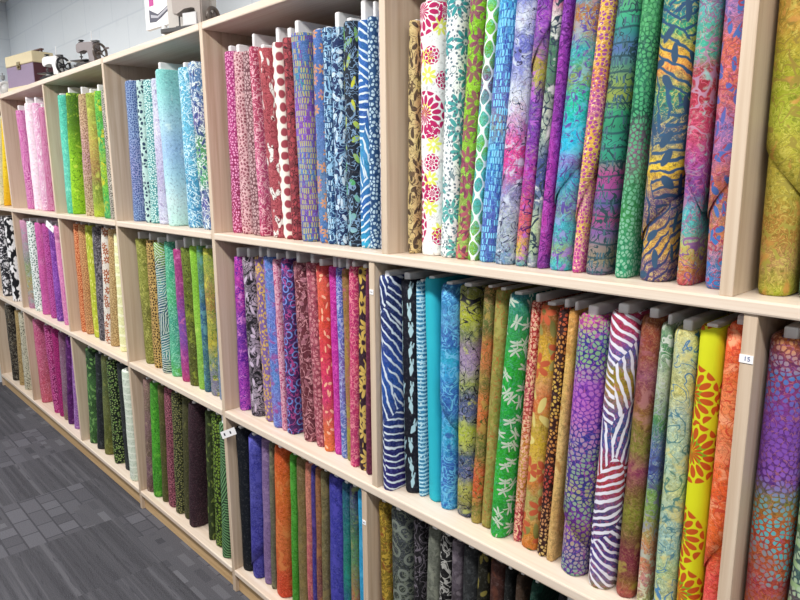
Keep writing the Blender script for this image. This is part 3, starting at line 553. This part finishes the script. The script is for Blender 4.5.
 ('B2','bottom row, third bay from left','bottom row bolts in the green and mint bay',0.097,[
  (-3.763, 0.0781, 0.027, 0.575, 0.078, 0.01, 0, '1,.4,9|283c28 2f5030 487840 385a30 4a7a40 2f5028', 'leaf,26,.36|78a860', 'dark green leafy'),
  (-3.649, 0.1162, 0.027, 0.575, 0.0647, 0.02, 0, '0,.4,10|2c3034 24282c', 'blot,26,.6|50565c', 'charcoal narrow'),
  (-3.5452, 0.0852, 0.031, 0.575, 0.078, 0.004, 0, '1,.4,9|586038 485830 687040 58602a 707030', 'blot,26,.58|8a9050', 'mossy olive'),
  (-3.396, 0.0196, 0.026, 0.575, 0.078, 0.01, 0, '0,.3,10|141c12 1a2618', 'leaf,28,.3|58803a 6a8848;spot,50,.18|90a868', 'black with green vines'),
  (-3.2689, 0.0093, 0.037, 0.575, 0.078, 0.02, 0, '0,.3,10|262a2c 303436', 'blot,26,.6|484e50', 'dark grey'),
  (-3.1338, 0.015, 0.008, 0.575, 0.078, 0.01, 0, '0,.3,9|c8d8c4 d4e0d0 b8ccb8', 'band,26,.2|e4ece0', 'pale mint'),
 ]),
 ('B3','bottom row, fourth bay from left','bottom row bolts in the bay with the plum bolt',0.097,[
  (-2.9605, 0.0651, 0.021, 0.58, 0.0651, 0.004, 0, '1,.5,10|8a6a68 7a6858 806068 6a5a48 7a5a68 604a40', 'blot,26,.58|a08a7a', 'dusty mauve batik'),
  (-2.8898, 0.0651, 0.022, 0.58, 0.0733, 0.004, 0, '1,.4,9|40802a 48a028 50b030 409828 489028', 'blot,26,.58|78c848;curl,24,.02|2a6020', 'bright grass green'),
  (-2.81, 0.047, 0.031, 0.58, 0.047, 0.004, 0, '0,.4,10|5a5a30 484828', 'blot,26,.6|787840', 'olive narrow'),
  (-2.746, 0.047, 0.033, 0.58, 0.078, 0.004, 0, '0,.3,10|9a5a6a 884858', 'spot,65,.33|4a2430;fine,110,.6|c08a94', 'rose and wine speckled'),
  (-2.6635, 0.0443, 0.029, 0.58, 0.0602, 0.004, 0, '0,.3,10|2c3020 343826', 'spot,65,.26|8a8a58', 'black olive-dotted'),
  (-2.5936, 0.0616, 0.037, 0.58, 0.0767, 0.004, 0, '0,.3,10|4a4a2c 3c3c24', 'blot,26,.6|68683c', 'dark moss'),
  (-2.5162, 0.0764, 0.021, 0.58, 0.075, 0.004, 0, '0,.3,8|2c1c24 34222a', 'curl,30,.025|50363f', 'dark plum wide'),
  (-2.3594, 0.0419, 0.03, 0.58, 0.0404, 0.01, 0, '0,.3,10|34401f 2c381c', 'leaf,26,.3|6a7a3a', 'olive vine'),
  (-2.2904, 0.0336, 0.029, 0.58, 0.078, 0.02, 0, '0,.3,10|202a14 283418', 'spot,52,.34|78963a', 'green leopard-spotted'),
  (-2.2008, 0.0432, 0.008, 0.58, 0.0611, 0.028, 0, '0,.3,8|16281c 1c3022', 'zeb,24,3,.4|6a9868', 'dark green palm leaf'),
 ]),
 ('B4','bottom row, fifth bay from left','bottom row bolts in the plain hand-dyed bay',0.097,[
  (-2.0664, 0.0, 0.025, 0.58, 0.0631, 0.004, 0, '0,.3,6|10141c 141a22', '', 'plain black'),
  (-2.0006, 0.0269, 0.027, 0.58, 0.0585, 0.004, -0.12, '1,.4,7|3f4090 3a3c98 48489c 383890 403c98 38348a', 'blot,18,.57|5858b0', 'indigo blue'),
  (-1.9377, 0.0269, 0.038, 0.58, 0.0574, 0.004, 0, '1,.4,7|705880 785f90 88709c 7a6090 806898', 'blot,18,.58|9880a8', 'lavender'),
  (-1.8944, 0.0276, 0.038, 0.58, 0.0262, 0.004, 0, '0,.4,8|6a6a58 5a5a48', 'blot,20,.58|88886a', 'grey olive narrow'),
  (-1.8406, 0.0274, 0.032, 0.58, 0.078, 0.004, 0, '1,.4,6|c04a18 c85a20 d06a28 c86028 d0743a c86030 c8482a c84028', 'blot,14,.57|d8854a', 'burnt orange'),
  (-1.7524, 0.0217, 0.034, 0.58, 0.0286, 0.004, 0, '1,.3,7|3f8a28 489a30 409028 3f8828', 'blot,18,.6|58a840', 'grass green'),
  (-1.7044, 0.0168, 0.034, 0.58, 0.0544, 0.004, 0, '1,.3,7|6a5838 706038 786840 807048', 'blot,18,.58|8a7848', 'olive brown'),
  (-1.6581, 0.016, 0.034, 0.58, 0.0337, 0.004, 0, '1,.3,7|b87058 c07a68 b86068 b85868 a85868', 'blot,18,.58|c88a78', 'salmon pink'),
  (-1.6297, 0.016, 0.034, 0.58, 0.02, 0.004, 0, '1,.4,7|34307a 4a3880 3a3488 50387a', 'blot,18,.58|604890', 'dark violet narrow'),
  (-1.6043, 0.016, 0.034, 0.58, 0.0278, 0.004, 0, '1,.4,7|885838 90603a 7a4a48 68405a', 'blot,18,.58|a0704a', 'brown and rust narrow'),
  (-1.5749, 0.016, 0.034, 0.58, 0.028, 0.004, 0, '1,.4,7|686040 706844 6a5a48', 'blot,18,.58|887a50', 'khaki'),
  (-1.5215, 0.016, 0.034, 0.58, 0.0757, 0.004, 0, '1,.4,5|30308a 38389a 4040a0 383898 3a3c98', 'blot,14,.58|504cb0', 'royal blue-violet'),
  (-1.4598, 0.0108, 0.034, 0.58, 0.0344, 0.004, 0, '1,.4,6|1c4868 1f6a70 208068 1c5080 203c80', 'blot,16,.58|288a80', 'deep teal'),
  (-1.4181, 0.0034, 0.034, 0.58, 0.031, 0.004, 0, '1,.4,6|38306a 3f6a50 609058 a87848 b87050 507a88', 'blot,16,.58|889058', 'rainbow green and orange'),
  (-1.3724, 0.0, 0.034, 0.58, 0.0507, 0.004, 0, '0,.3,7|2890c0 38a0cc', 'blot,16,.58|50b0d8', 'bright cyan'),
 ]),
 ('B5','bottom row in the dark bay','bottom row bolts in the dark bay',0.097,[
  (-1.2683, -0.0164, 0.035, 0.58, 0.0324, 0.004, 0, '0,.4,9|7a6420 8a7428 604a1c', 'curl,24,.05|c0a040;blot,24,.6|8a3a28', 'mustard and rust leafy'),
  (-1.2116, -0.0106, 0.035, 0.58, 0.078, 0.004, 0, '1,.4,8|3a4048 343a3c 3c4434 484c34', 'ring,16,.32,.09|788078;curl,26,.03|70786a', 'grey swirling fern'),
  (-1.1429, 0.0022, 0.035, 0.58, 0.0342, 0.004, 0, '0,.3,9|16161a 1e1c20', 'curl,22,.035|706a74', 'black with grey swirls'),
  (-1.1021, 0.0186, 0.035, 0.58, 0.0442, 0.004, 0, '0,.4,8|5c6058 6a6e64 4a4e48', 'blot,22,.57|8a8e80', 'pale grey-green batik'),
  (-1.0582, 0.0186, 0.035, 0.58, 0.0407, 0.004, 0, '0,.3,9|141416 1a1a1c', 'curl,22,.05|a8a8a4', 'black with white scrolls'),
  (-1.0105, 0.0093, 0.035, 0.58, 0.0331, 0.004, 0, '0,.5,8|4a4248 58505a 3a3438', 'blot,22,.57|787078', 'grey mauve batik'),
  (-0.9675, 0.0087, 0.035, 0.58, 0.0486, 0.004, 0, '0,.4,8|242628 2c2e30', 'blot,22,.57|44484a', 'charcoal batik'),
  (-0.9256, 0.0087, 0.035, 0.58, 0.032, 0.004, 0, '0,.3,9|181810 201e14', 'leaf,26,.36|7a7038', 'black with gold ferns'),
  (-0.8859, 0.0132, 0.035, 0.58, 0.0445, 0.004, 0, '0,.4,9|38201c 442822', 'blot,24,.58|5a3428', 'dark red-brown'),
  (-0.8522, 0.0154, 0.035, 0.58, 0.02, 0.004, 0, '0,.3,9|121414 181a1a', 'blot,24,.6|2c3030', 'near-black'),
  (-0.8307, 0.0274, 0.035, 0.58, 0.02, 0.004, 0, '0,.4,9|3a2c22 46362a', 'blot,24,.58|604a38', 'dark brown batik'),
  (-0.8092, 0.0467, 0.035, 0.58, 0.02, 0.004, 0, '0,.4,9|143028 1a3c32', 'blot,24,.58|28584a', 'dark bottle green'),
  (-0.7587, 0.0866, 0.035, 0.58, 0.078, 0.004, 0, '0,.4,9|202428 282c30', 'blot,24,.58|40464c', 'dark slate'),
 ]),
]

DEPTH = .205
def profile(t, d, ry=None):
    """outline of a board wrapped in cloth, starting at the back; returns points and arc lengths"""
    rx = t / 2; ry = min(max(t * .55, .014), .04)
    pts = []
    n = 9
    for i in range(n + 1):                      # back right -> handled as rounded back
        pass
    back = d - .012
    pts.append((0, d)); pts.append((-rx * .75, d - .002)); pts.append((-rx, back))
    pts.append((-rx * 1.0, (back + ry) * .5))
    for i in range(0, 15):
        u = math.pi * i / 14
        pts.append((-rx * math.copysign(abs(math.cos(u)) ** .9, math.cos(u)), ry - ry * math.sin(u) ** .9))
    pts.append((rx * 1.0, (back + ry) * .5))
    pts.append((rx, back)); pts.append((rx * .75, d - .002))
    s = [0.0]
    for a, b in zip(pts, pts[1:] + pts[:1]): s.append(s[-1] + math.hypot(a[0] - b[0], a[1] - b[1]))
    return pts, s
def bolt_mesh(t, H, lean, rnd):
    pts, s = profile(t, DEPTH); n = len(pts)
    bm = bmesh.new(); uvl = bm.loops.layers.uv.new('UVMap')
    zs = [0, .003, .010] + [.010 + (H - .022) * i / 9 for i in range(1, 10)] + [H - .004, H, H - .003]
    sc = [.80, .94, .985] + [1] * 9 + [.955, .84, .52]
    ph = rnd.uniform(0, 6)
    rings = []
    for z, k in zip(zs, sc):
        kk = k * (1 - .035 * (1 + math.sin(z * 17 + ph)) * .5 - .02 * rnd.random())
        ky = 1 - (1 - k) * .16
        rings.append([bm.verts.new((x * kk + lean * z / H, (y - DEPTH / 2) * ky + .0012 * math.sin(z * 23 + ph + i), z)) for i, (x, y) in enumerate(pts)])
    for r in range(len(rings) - 1):
        for i in range(n):
            j = (i + 1) % n
            f = bm.faces.new((rings[r][i], rings[r][j], rings[r + 1][j], rings[r + 1][i])); f.smooth = True
            for lp, (uu, rr) in zip(f.loops, ((i, r), (i + 1, r), (i + 1, r + 1), (i, r + 1))):
                z = zs[rr] if rr < len(zs) - 1 else H + .02
                lp[uvl].uv = (s[uu], z)
    f = bm.faces.new(rings[0][::-1]); f2 = bm.faces.new(rings[-1])
    for ff in (f, f2):
        for lp in ff.loops: lp[uvl].uv = (lp.vert.co.x, lp.vert.co.y)
    bmesh.ops.recalc_face_normals(bm, faces=bm.faces)
    return bm
def flap_mesh(t, H, lean, frac, side, rnd):
    """the loose outer end of the cloth, folded under along a slanting line"""
    pts, s = profile(t, DEPTH)
    idx = list(range(3, 20))
    bm = bmesh.new(); uvl = bm.loops.layers.uv.new('UVMap')
    cols = []
    K = 8
    for q, i in enumerate(idx):
        x, y = pts[i]
        a = pts[i - 1]; b = pts[(i + 1) % len(pts)]
        nx, ny = (b[1] - a[1]), -(b[0] - a[0]); l = math.hypot(nx, ny) or 1
        nx, ny = -nx / l * -1, -ny / l * -1
        if nx * x + ny * (y - DEPTH / 2) < 0: nx, ny = -nx, -ny
        w = q / (len(idx) - 1)
        w = w if side > 0 else 1 - w
        sm = w * w * (3 - 2 * w)
        zl = H * frac + (sm - .5) * min(.10, H * .16)
        zt = H * .985
        col = []
        for k in range(K + 1):
            z = zl + (zt - zl) * k / K
            off = .0020 + .0016 * (1 - k / K)
            col.append((bm.verts.new((x + nx * off + lean * z / H, y - DEPTH / 2 + ny * off, z)), s[i] + .17, z))
        cols.append(col)
    for A, B in zip(cols, cols[1:]):
        for k in range(K):
            f = bm.faces.new((A[k][0], B[k][0], B[k + 1][0], A[k + 1][0])); f.smooth = True
            for lp, v in zip(f.loops, (A[k], B[k], B[k + 1], A[k + 1])): lp[uvl].uv = (v[1], v[2])
    bmesh.ops.recalc_face_normals(bm, faces=bm.faces)
    return bm
ORD = ['leftmost', 'second from left', 'third from left', 'fourth from left']
count = 0
for key, phrase, group, zs, rows in BAYS:
    for k, (xc, lean, yf, H, t, core, flap, base, lay, look) in enumerate(rows):
        rnd = random.Random(count * 31 + 5); count += 1
        o = thing('fabric_bolt', look + ' fabric bolt, ' + phrase, 'fabric bolt', (xc, yf + DEPTH / 2, zs + .0006), group)
        mat = fabric('printed_cotton', base, lay, H)
        bm = bolt_mesh(t, H, lean, rnd)
        me = bpy.data.meshes.new('fabric_wrap'); bm.to_mesh(me); bm.free(); link('fabric_wrap', me, mat, o)
        # cardboard core standing out of the top
        cw = min(t * .42, .022 if key in ('M5', 'M6') else .017); fy = .009 + rnd.random() * .010
        bm = bmesh.new(); bx(bm, -cw / 2 + lean, cw / 2 + lean, -DEPTH / 2 + fy, DEPTH / 2 - .02, H - .03, H + core)
        bmesh.ops.bevel(bm, geom=bm.edges[:], offset=min(.004, core * .4), segments=2, profile=.5, affect='EDGES')
        from_bm('cardboard_core', bm, PWHITE, o)['label'] = 'white cardboard core end'
        if flap:
            bm = flap_mesh(t, H, lean, abs(flap), -1 if flap > 0 else 1, rnd)
            me = bpy.data.meshes.new('loose_end'); bm.to_mesh(me); bm.free()
            fo = link('loose_end', me, mat, o)
            so = fo.modifiers.new('thickness', 'SOLIDIFY'); so.thickness = .0011; so.offset = 0

# ---------------------------------------------------------------- things on top of the shelving
ZT = ZT1
def face_text(name, body, size, mat, parent, loc, rot):
    c = bpy.data.curves.new(name, 'FONT'); c.body = body; c.size = size; c.extrude = .0002; c.align_x = 'CENTER'; c.align_y = 'CENTER'
    tmp = bpy.data.objects.new(name, c); COL.objects.link(tmp); bpy.context.view_layer.update()
    me = bpy.data.meshes.new_from_object(tmp.evaluated_get(bpy.context.evaluated_depsgraph_get())); bpy.data.objects.remove(tmp)
    me.materials.clear(); me.materials.append(mat)
    o = bpy.data.objects.new(name, me); COL.objects.link(o); o.parent = parent; o.location = loc; o.rotation_euler = rot
    return o

# maroon sewing machine case with cream bands; lavender reflection painted into the body colour
CREAM = plain('cream_vinyl', 'd8caa6', .55); LAV_SHEEN = plain('vinyl_lavender_sheen', '8a7892', .45); MAROON = plain('maroon_vinyl', '4c262e', .45)
BRASS = plain('dull_brass', '8a7a58', .35, .5, .8); BLACK = plain('black_enamel', '16161a', .3, .5); DKGREY = plain('dark_grey_metal', '3c3a3c', .4, .5)
def case():
    o = thing('sewing_machine_case', 'lavender-sheened maroon and cream sewing machine case with a latch, left end of the top', 'case', (-4.567, .14, ZT), None, R(8))
    w, d, h = .185, .060, .225
    box('case_body', -w, w - .003, -d, d, .0, .16, LAV_SHEEN, o, .004)
    box('unlit_side', w - .0028, w, -d + .003, d - .003, .04, .158, MAROON, o)  # same vinyl as the front, coloured without the painted reflection
    box('base_band', -w - .004, w + .004, -d - .004, d + .004, 0, .04, CREAM, o, .003)
    box('lid', -w - .003, w + .003, -d - .003, d + .003, .161, h, CREAM, o, .006)
    bm = bmesh.new(); bx(bm, -.02, .02, -d - .007, -d, .135, .178); tube(bm, (0, -d - .007, .15), (0, -d - .014, .15), .009)
    from_bm('latch', bm, BRASS, o)
    bm = bmesh.new()
    for s in (-1, 1): tube(bm, (s * .06 + .12, 0, h), (s * .06 + .12, 0, h + .012), .005)
    bx(bm, .05, .19, -.009, .009, h + .010, h + .018)
    from_bm('handle', bm, plain('brown_leather', '5a3a34', .6), o)
case()

def toy_machine(label, loc, rotz, body, wheel, baseM, k=1.0, group='toy sewing machines on the shelving'):
    """small hand cranked sewing machine, arm along x, handwheel at the +x end"""
    o = thing('toy_sewing_machine', label, 'sewing machine', loc, group, rotz)
    o.scale = (k, k, k)
    bm = bmesh.new(); bx(bm, -.085, .06, -.045, .045, .0, .012); bx(bm, -.075, .05, -.035, .035, .012, .022)
    bmesh.ops.bevel(bm, geom=bm.edges[:], offset=.002, segments=2, affect='EDGES'); from_bm('base', bm, baseM, o)
    box('bed_plate', -.12, .0, -.032, .032, .034, .040, baseM, o, .0015)
    bm = bmesh.new(); tube(bm, (-.05, 0, .020), (-.05, 0, .036), .020); from_bm('bed_post', bm, body, o, False)
    # body: column, arm and head in one casting
    bm = bmesh.new()
    prism(bm, [(.005, .022), (.05, .022), (.052, .05), (.046, .085), (.048, .118), (.040, .128), (-.03, .130), (-.062, .130), (-.080, .122), (-.084, .100), (-.080, .078), (-.058, .074), (-.050, .088), (-.02, .092), (.004, .086), (.012, .06)], -.022, .022)
    bmesh.ops.bevel(bm, geom=[e for e in bm.edges], offset=.004, segments=2, affect='EDGES')
    from_bm('body', bm, body, o, False)
    bm = bmesh.new(); tube(bm, (-.068, 0, .078), (-.068, 0, .042), .0035); tube(bm, (-.068, 0, .062), (-.068, 0, .056), .008); bx(bm, -.074, -.062, -.012, .006, .040, .044)
    from_bm('needle_bar', bm, DKGREY, o)
    bm = bmesh.new(); torus(bm, (.072, 0, .072), (1, 0, 0), .045, .007)
    for i in range(6):
        a = 2 * math.pi * i / 6 + .2
        tube(bm, (.072, .008 * math.cos(a), .072 + .008 * math.sin(a)), (.072, .043 * math.cos(a + .35), .072 + .043 * math.sin(a + .35)), .0042, .0032, 8)
    tube(bm, (.048, 0, .072), (.080, 0, .072), .011)
    hw = from_bm('handwheel', bm, wheel, o, True)
    bm = bmesh.new(); tube(bm, (.072, .030, .098), (.104, .030, .098), .0055); from_bm('crank_knob', bm, body, hw)
    bm = bmesh.new(); tube(bm, (.02, 0, .126), (.02, 0, .185), .0022); tube(bm, (.02, 0, .128), (.02, 0, .133), .012); from_bm('spool_pin', bm, PWHITE, o)
    bm = bmesh.new(); lathe(bm, [(.002, 0), (.015, .002), (.016, .006), (.006, .010), (.016, .014), (.014, .017), (.002, .018)], (-.058, 0, .129)); from_bm('tension_disc', bm, BLACK, o, True)
    bm = bmesh.new(); bx(bm, .018, .066, -.010, .010, .126, .136); from_bm('thread_guide', bm, DKGREY, o)
    return o
WMET = plain('white_enamel', 'e8e8e8', .3, .5); GMET = plain('grey_enamel', '8c8486', .35, .5); BEIGE = plain('beige_enamel', 'c4beb8', .45, .4); BRWN = plain('brown_steel', '5a504a', .3, .5)
toy_machine('white toy sewing machine with a black handwheel, beside the lavender-sheened case', (-3.82, .058, ZT), R(22), WMET, BLACK, BLACK, .88)
toy_machine('grey toy sewing machine with a brown spoked handwheel, second from the case', (-3.29, .055, ZT), R(24), GMET, BRWN, DKGREY, .84)

def beige_machine():
    o = thing('sewing_machine', 'beige sewing machine with a white box on its bed, right of the pink-striped sign', 'sewing machine', (-2.325, .08, ZT), None, R(20)); o.scale = (.72, .72, .72)
    box('tray', -.15, .10, -.065, .065, .012, .034, DKGREY, o, .003)
    bm = bmesh.new()
    for x in (-.09, .07):
        for y in (-.045, .045): tube(bm, (x, y, 0), (x, y, .013), .012)
    from_bm('foot', bm, BLACK, o)
    bm = bmesh.new()
    prism(bm, [(-.17, .035), (.115, .035), (.118, .20), (.105, .225), (-.02, .23), (-.165, .225), (-.175, .205), (-.175, .05)], .012, .058)
    bmesh.ops.bevel(bm, geom=bm.edges[:], offset=.006, segments=2, affect='EDGES')
    from_bm('back_housing', bm, BEIGE, o)
    bm = bmesh.new()
    prism(bm, [(-.078, .098), (-.045, .090), (-.03, .108), (0, .122), (.05, .124), (.075, .118), (.085, .036), (.112, .036), (.114, .19), (.10, .21), (-.04, .215), (-.082, .20)], -.052, .013)
    bmesh.ops.bevel(bm, geom=bm.edges[:], offset=.006, segments=2, affect='EDGES')
    from_bm('arm', bm, plain('taupe_enamel', 'a89e98', .4, .4), o)
    bm = bmesh.new(); tube(bm, (-.062, -.02, .095), (-.062, -.02, .045), .004); bx(bm, -.074, -.05, -.034, -.012, .040, .045); from_bm('needle_bar', bm, DKGREY, o)
    box('bed_box', -.005, .083, -.058, .010, .035, .095, plain('pale_grey_plastic', 'd6d6d8', .4), o, .003)
    bm = bmesh.new(); torus(bm, (.150, -.01, .075), (1, 0, 0), .036, .010)
    for i in range(5):
        a = 2 * math.pi * i / 5
        tube(bm, (.150, -.01, .075), (.150, -.01 + .034 * math.cos(a), .075 + .034 * math.sin(a)), .004, .004, 8)
    tube(bm, (.112, -.01, .075), (.158, -.01, .075), .013)
    from_bm('handwheel', bm, BRWN, o, True)
beige_machine()

# framed print on a short stand
def sign():
    o = thing('framed_sign', 'white framed sign with pink side bars and a grey swoosh, on a white post', 'sign', (-2.635, .12, ZT), None, R(4))
    bm = bmesh.new(); tube(bm, (0, 0, .004), (0, 0, .105), .011); bx(bm, -.04, .04, -.03, .03, 0, .006); from_bm('stand', bm, plain('clear_white_plastic', 'eef0f2', .3), o)
    PW = plain('white_frame', 'f4f4f5', .4)
    box('frame', -.135, .135, -.008, .008, .086, .38, PW, o, .002)
    PK = plain('pink_print', 'c83a98', .5); NV = plain('slate_print', '4a4a5c', .5); LG = plain('grey_print', 'b4b4be', .5); PUR = plain('plum_print', '7a4a88', .5)
    for x in (-.095, .060): box('pink_bar', x, x + .035, -.0092, -.008, .172, .360, PK, o)
    box('print_panel', -.058, .058, -.0090, -.008, .178, .360, plain('white_print', 'fafafa', .5), o)
    def strip(nm, pts, mt, y):
        bm = bmesh.new(); prism(bm, pts, y, -.008); from_bm(nm, bm, mt, o)
    strip('swoosh', [(-.098, .112), (-.05, .108), (.0, .120), (.095, .150), (.095, .168), (.03, .148), (-.03, .134), (-.098, .160)], NV, -.0096)
    strip('swoosh', [(-.085, .128), (-.03, .120), (.03, .136), (.088, .154), (.088, .160), (.02, .142), (-.03, .128), (-.085, .140)], LG, -.0100)
    bm = bmesh.new(); tube(bm, (-.004, -.008, .235), (-.004, -.0097, .235), .013); bx(bm, -.02, .012, -.0097, -.008, .206, .210)
    from_bm('print_mark', bm, PUR, o)
sign()

# pale machine end at the left edge
def pale_item():
    PKM = plain('pale_pink_enamel', 'd8c0bc', .4, .4)
    o = thing('toy_sewing_machine', 'pale pink toy sewing machine with a white wheel, cut by the left edge', 'sewing machine', (-5.02, .09, ZT), 'toy sewing machines on the shelving')
    bm = bmesh.new(); bx(bm, -.10, .06, -.04, .04, 0, .02); bmesh.ops.bevel(bm, geom=bm.edges[:], offset=.003, segments=2, affect='EDGES'); from_bm('base', bm, DKGREY, o)
    bm = bmesh.new(); prism(bm, [(-.01, .02), (.055, .02), (.058, .085), (.045, .105), (-.09, .105), (-.10, .09), (-.095, .066), (-.02, .062)], -.028, .028)
    bmesh.ops.bevel(bm, geom=bm.edges[:], offset=.005, segments=2, affect='EDGES'); from_bm('body', bm, PKM, o)
    bm = bmesh.new(); torus(bm, (.076, 0, .062), (1, 0, 0), .040, .008); tube(bm, (.055, 0, .062), (.080, 0, .062), .034); from_bm('handwheel', bm, WMET, o, True)
    bm = bmesh.new(); tube(bm, (.02, 0, .103), (.02, 0, .165), .004); tube(bm, (.02, 0, .125), (.02, 0, .15), .014); from_bm('thread_spool', bm, plain('grey_thread', '9a9c9e', .7), o)
pale_item()

# ---------------------------------------------------------------- tags and stickers
def tag(label, corners_mid, w, h, rot, marks, hang=True):
    o = thing('price_tag', label, 'tag', corners_mid, 'small white tags on the dividers'); o.rotation_euler = rot
    box('card', -w / 2, w / 2, -.0006, .0006, -h / 2, h / 2, TAGW, o)
    for x in marks: box('printed_mark', x - .004, x + .004, -.0009, -.0006, -.005, .005, INK, o)
    return o
# number sticker on the right-hand divider
o = thing('shelf_sticker', 'white number 15 sticker on the divider between the orange and purple bolts', 'sticker', (-.352, .0012, 1.2985), 'small white tags on the dividers')
box('paper', -.0108, .0104, -.0008, .0004, -.0068, .0068, TAGW, o)
face_text('printed_number', '15', .0105, plain('blue_ink', '2c4a8a', .6), o, (.001, -.001, 0), (R(90), 0, 0))
for lab, x, z in (('plain white sticker on the divider left of the navy zebra bolt', -1.270, 1.292), ('tiny white sticker on the divider beside the bright cyan bolt', -1.317, .616), ('tiny white sticker on the divider left of the violet bolts', -2.113, 1.246)):
    o = thing('shelf_sticker', lab, 'sticker', (x, .0012, z), 'small white tags on the dividers')
    y0 = -.0008 if x < -2 else -.0008
    box('paper', -.0075, .0075, y0, .0006, -.0065, .0065, TAGW, o)
    box('printed_line', -.004, .004, y0 - .0003, y0, -.0008, .0008, INK, o)
tag('white tag with two small marks, sticking out below the middle shelf by the black bolt', (-2.062, -.012, .671), .082, .027, (0, R(-26), R(14)), (-.022, .012))
tag('white tag hanging tilted under the top shelf beside the pink bolts', (-3.955, -.012, 1.322), .085, .036, (0, R(26), R(10)), (.004,))
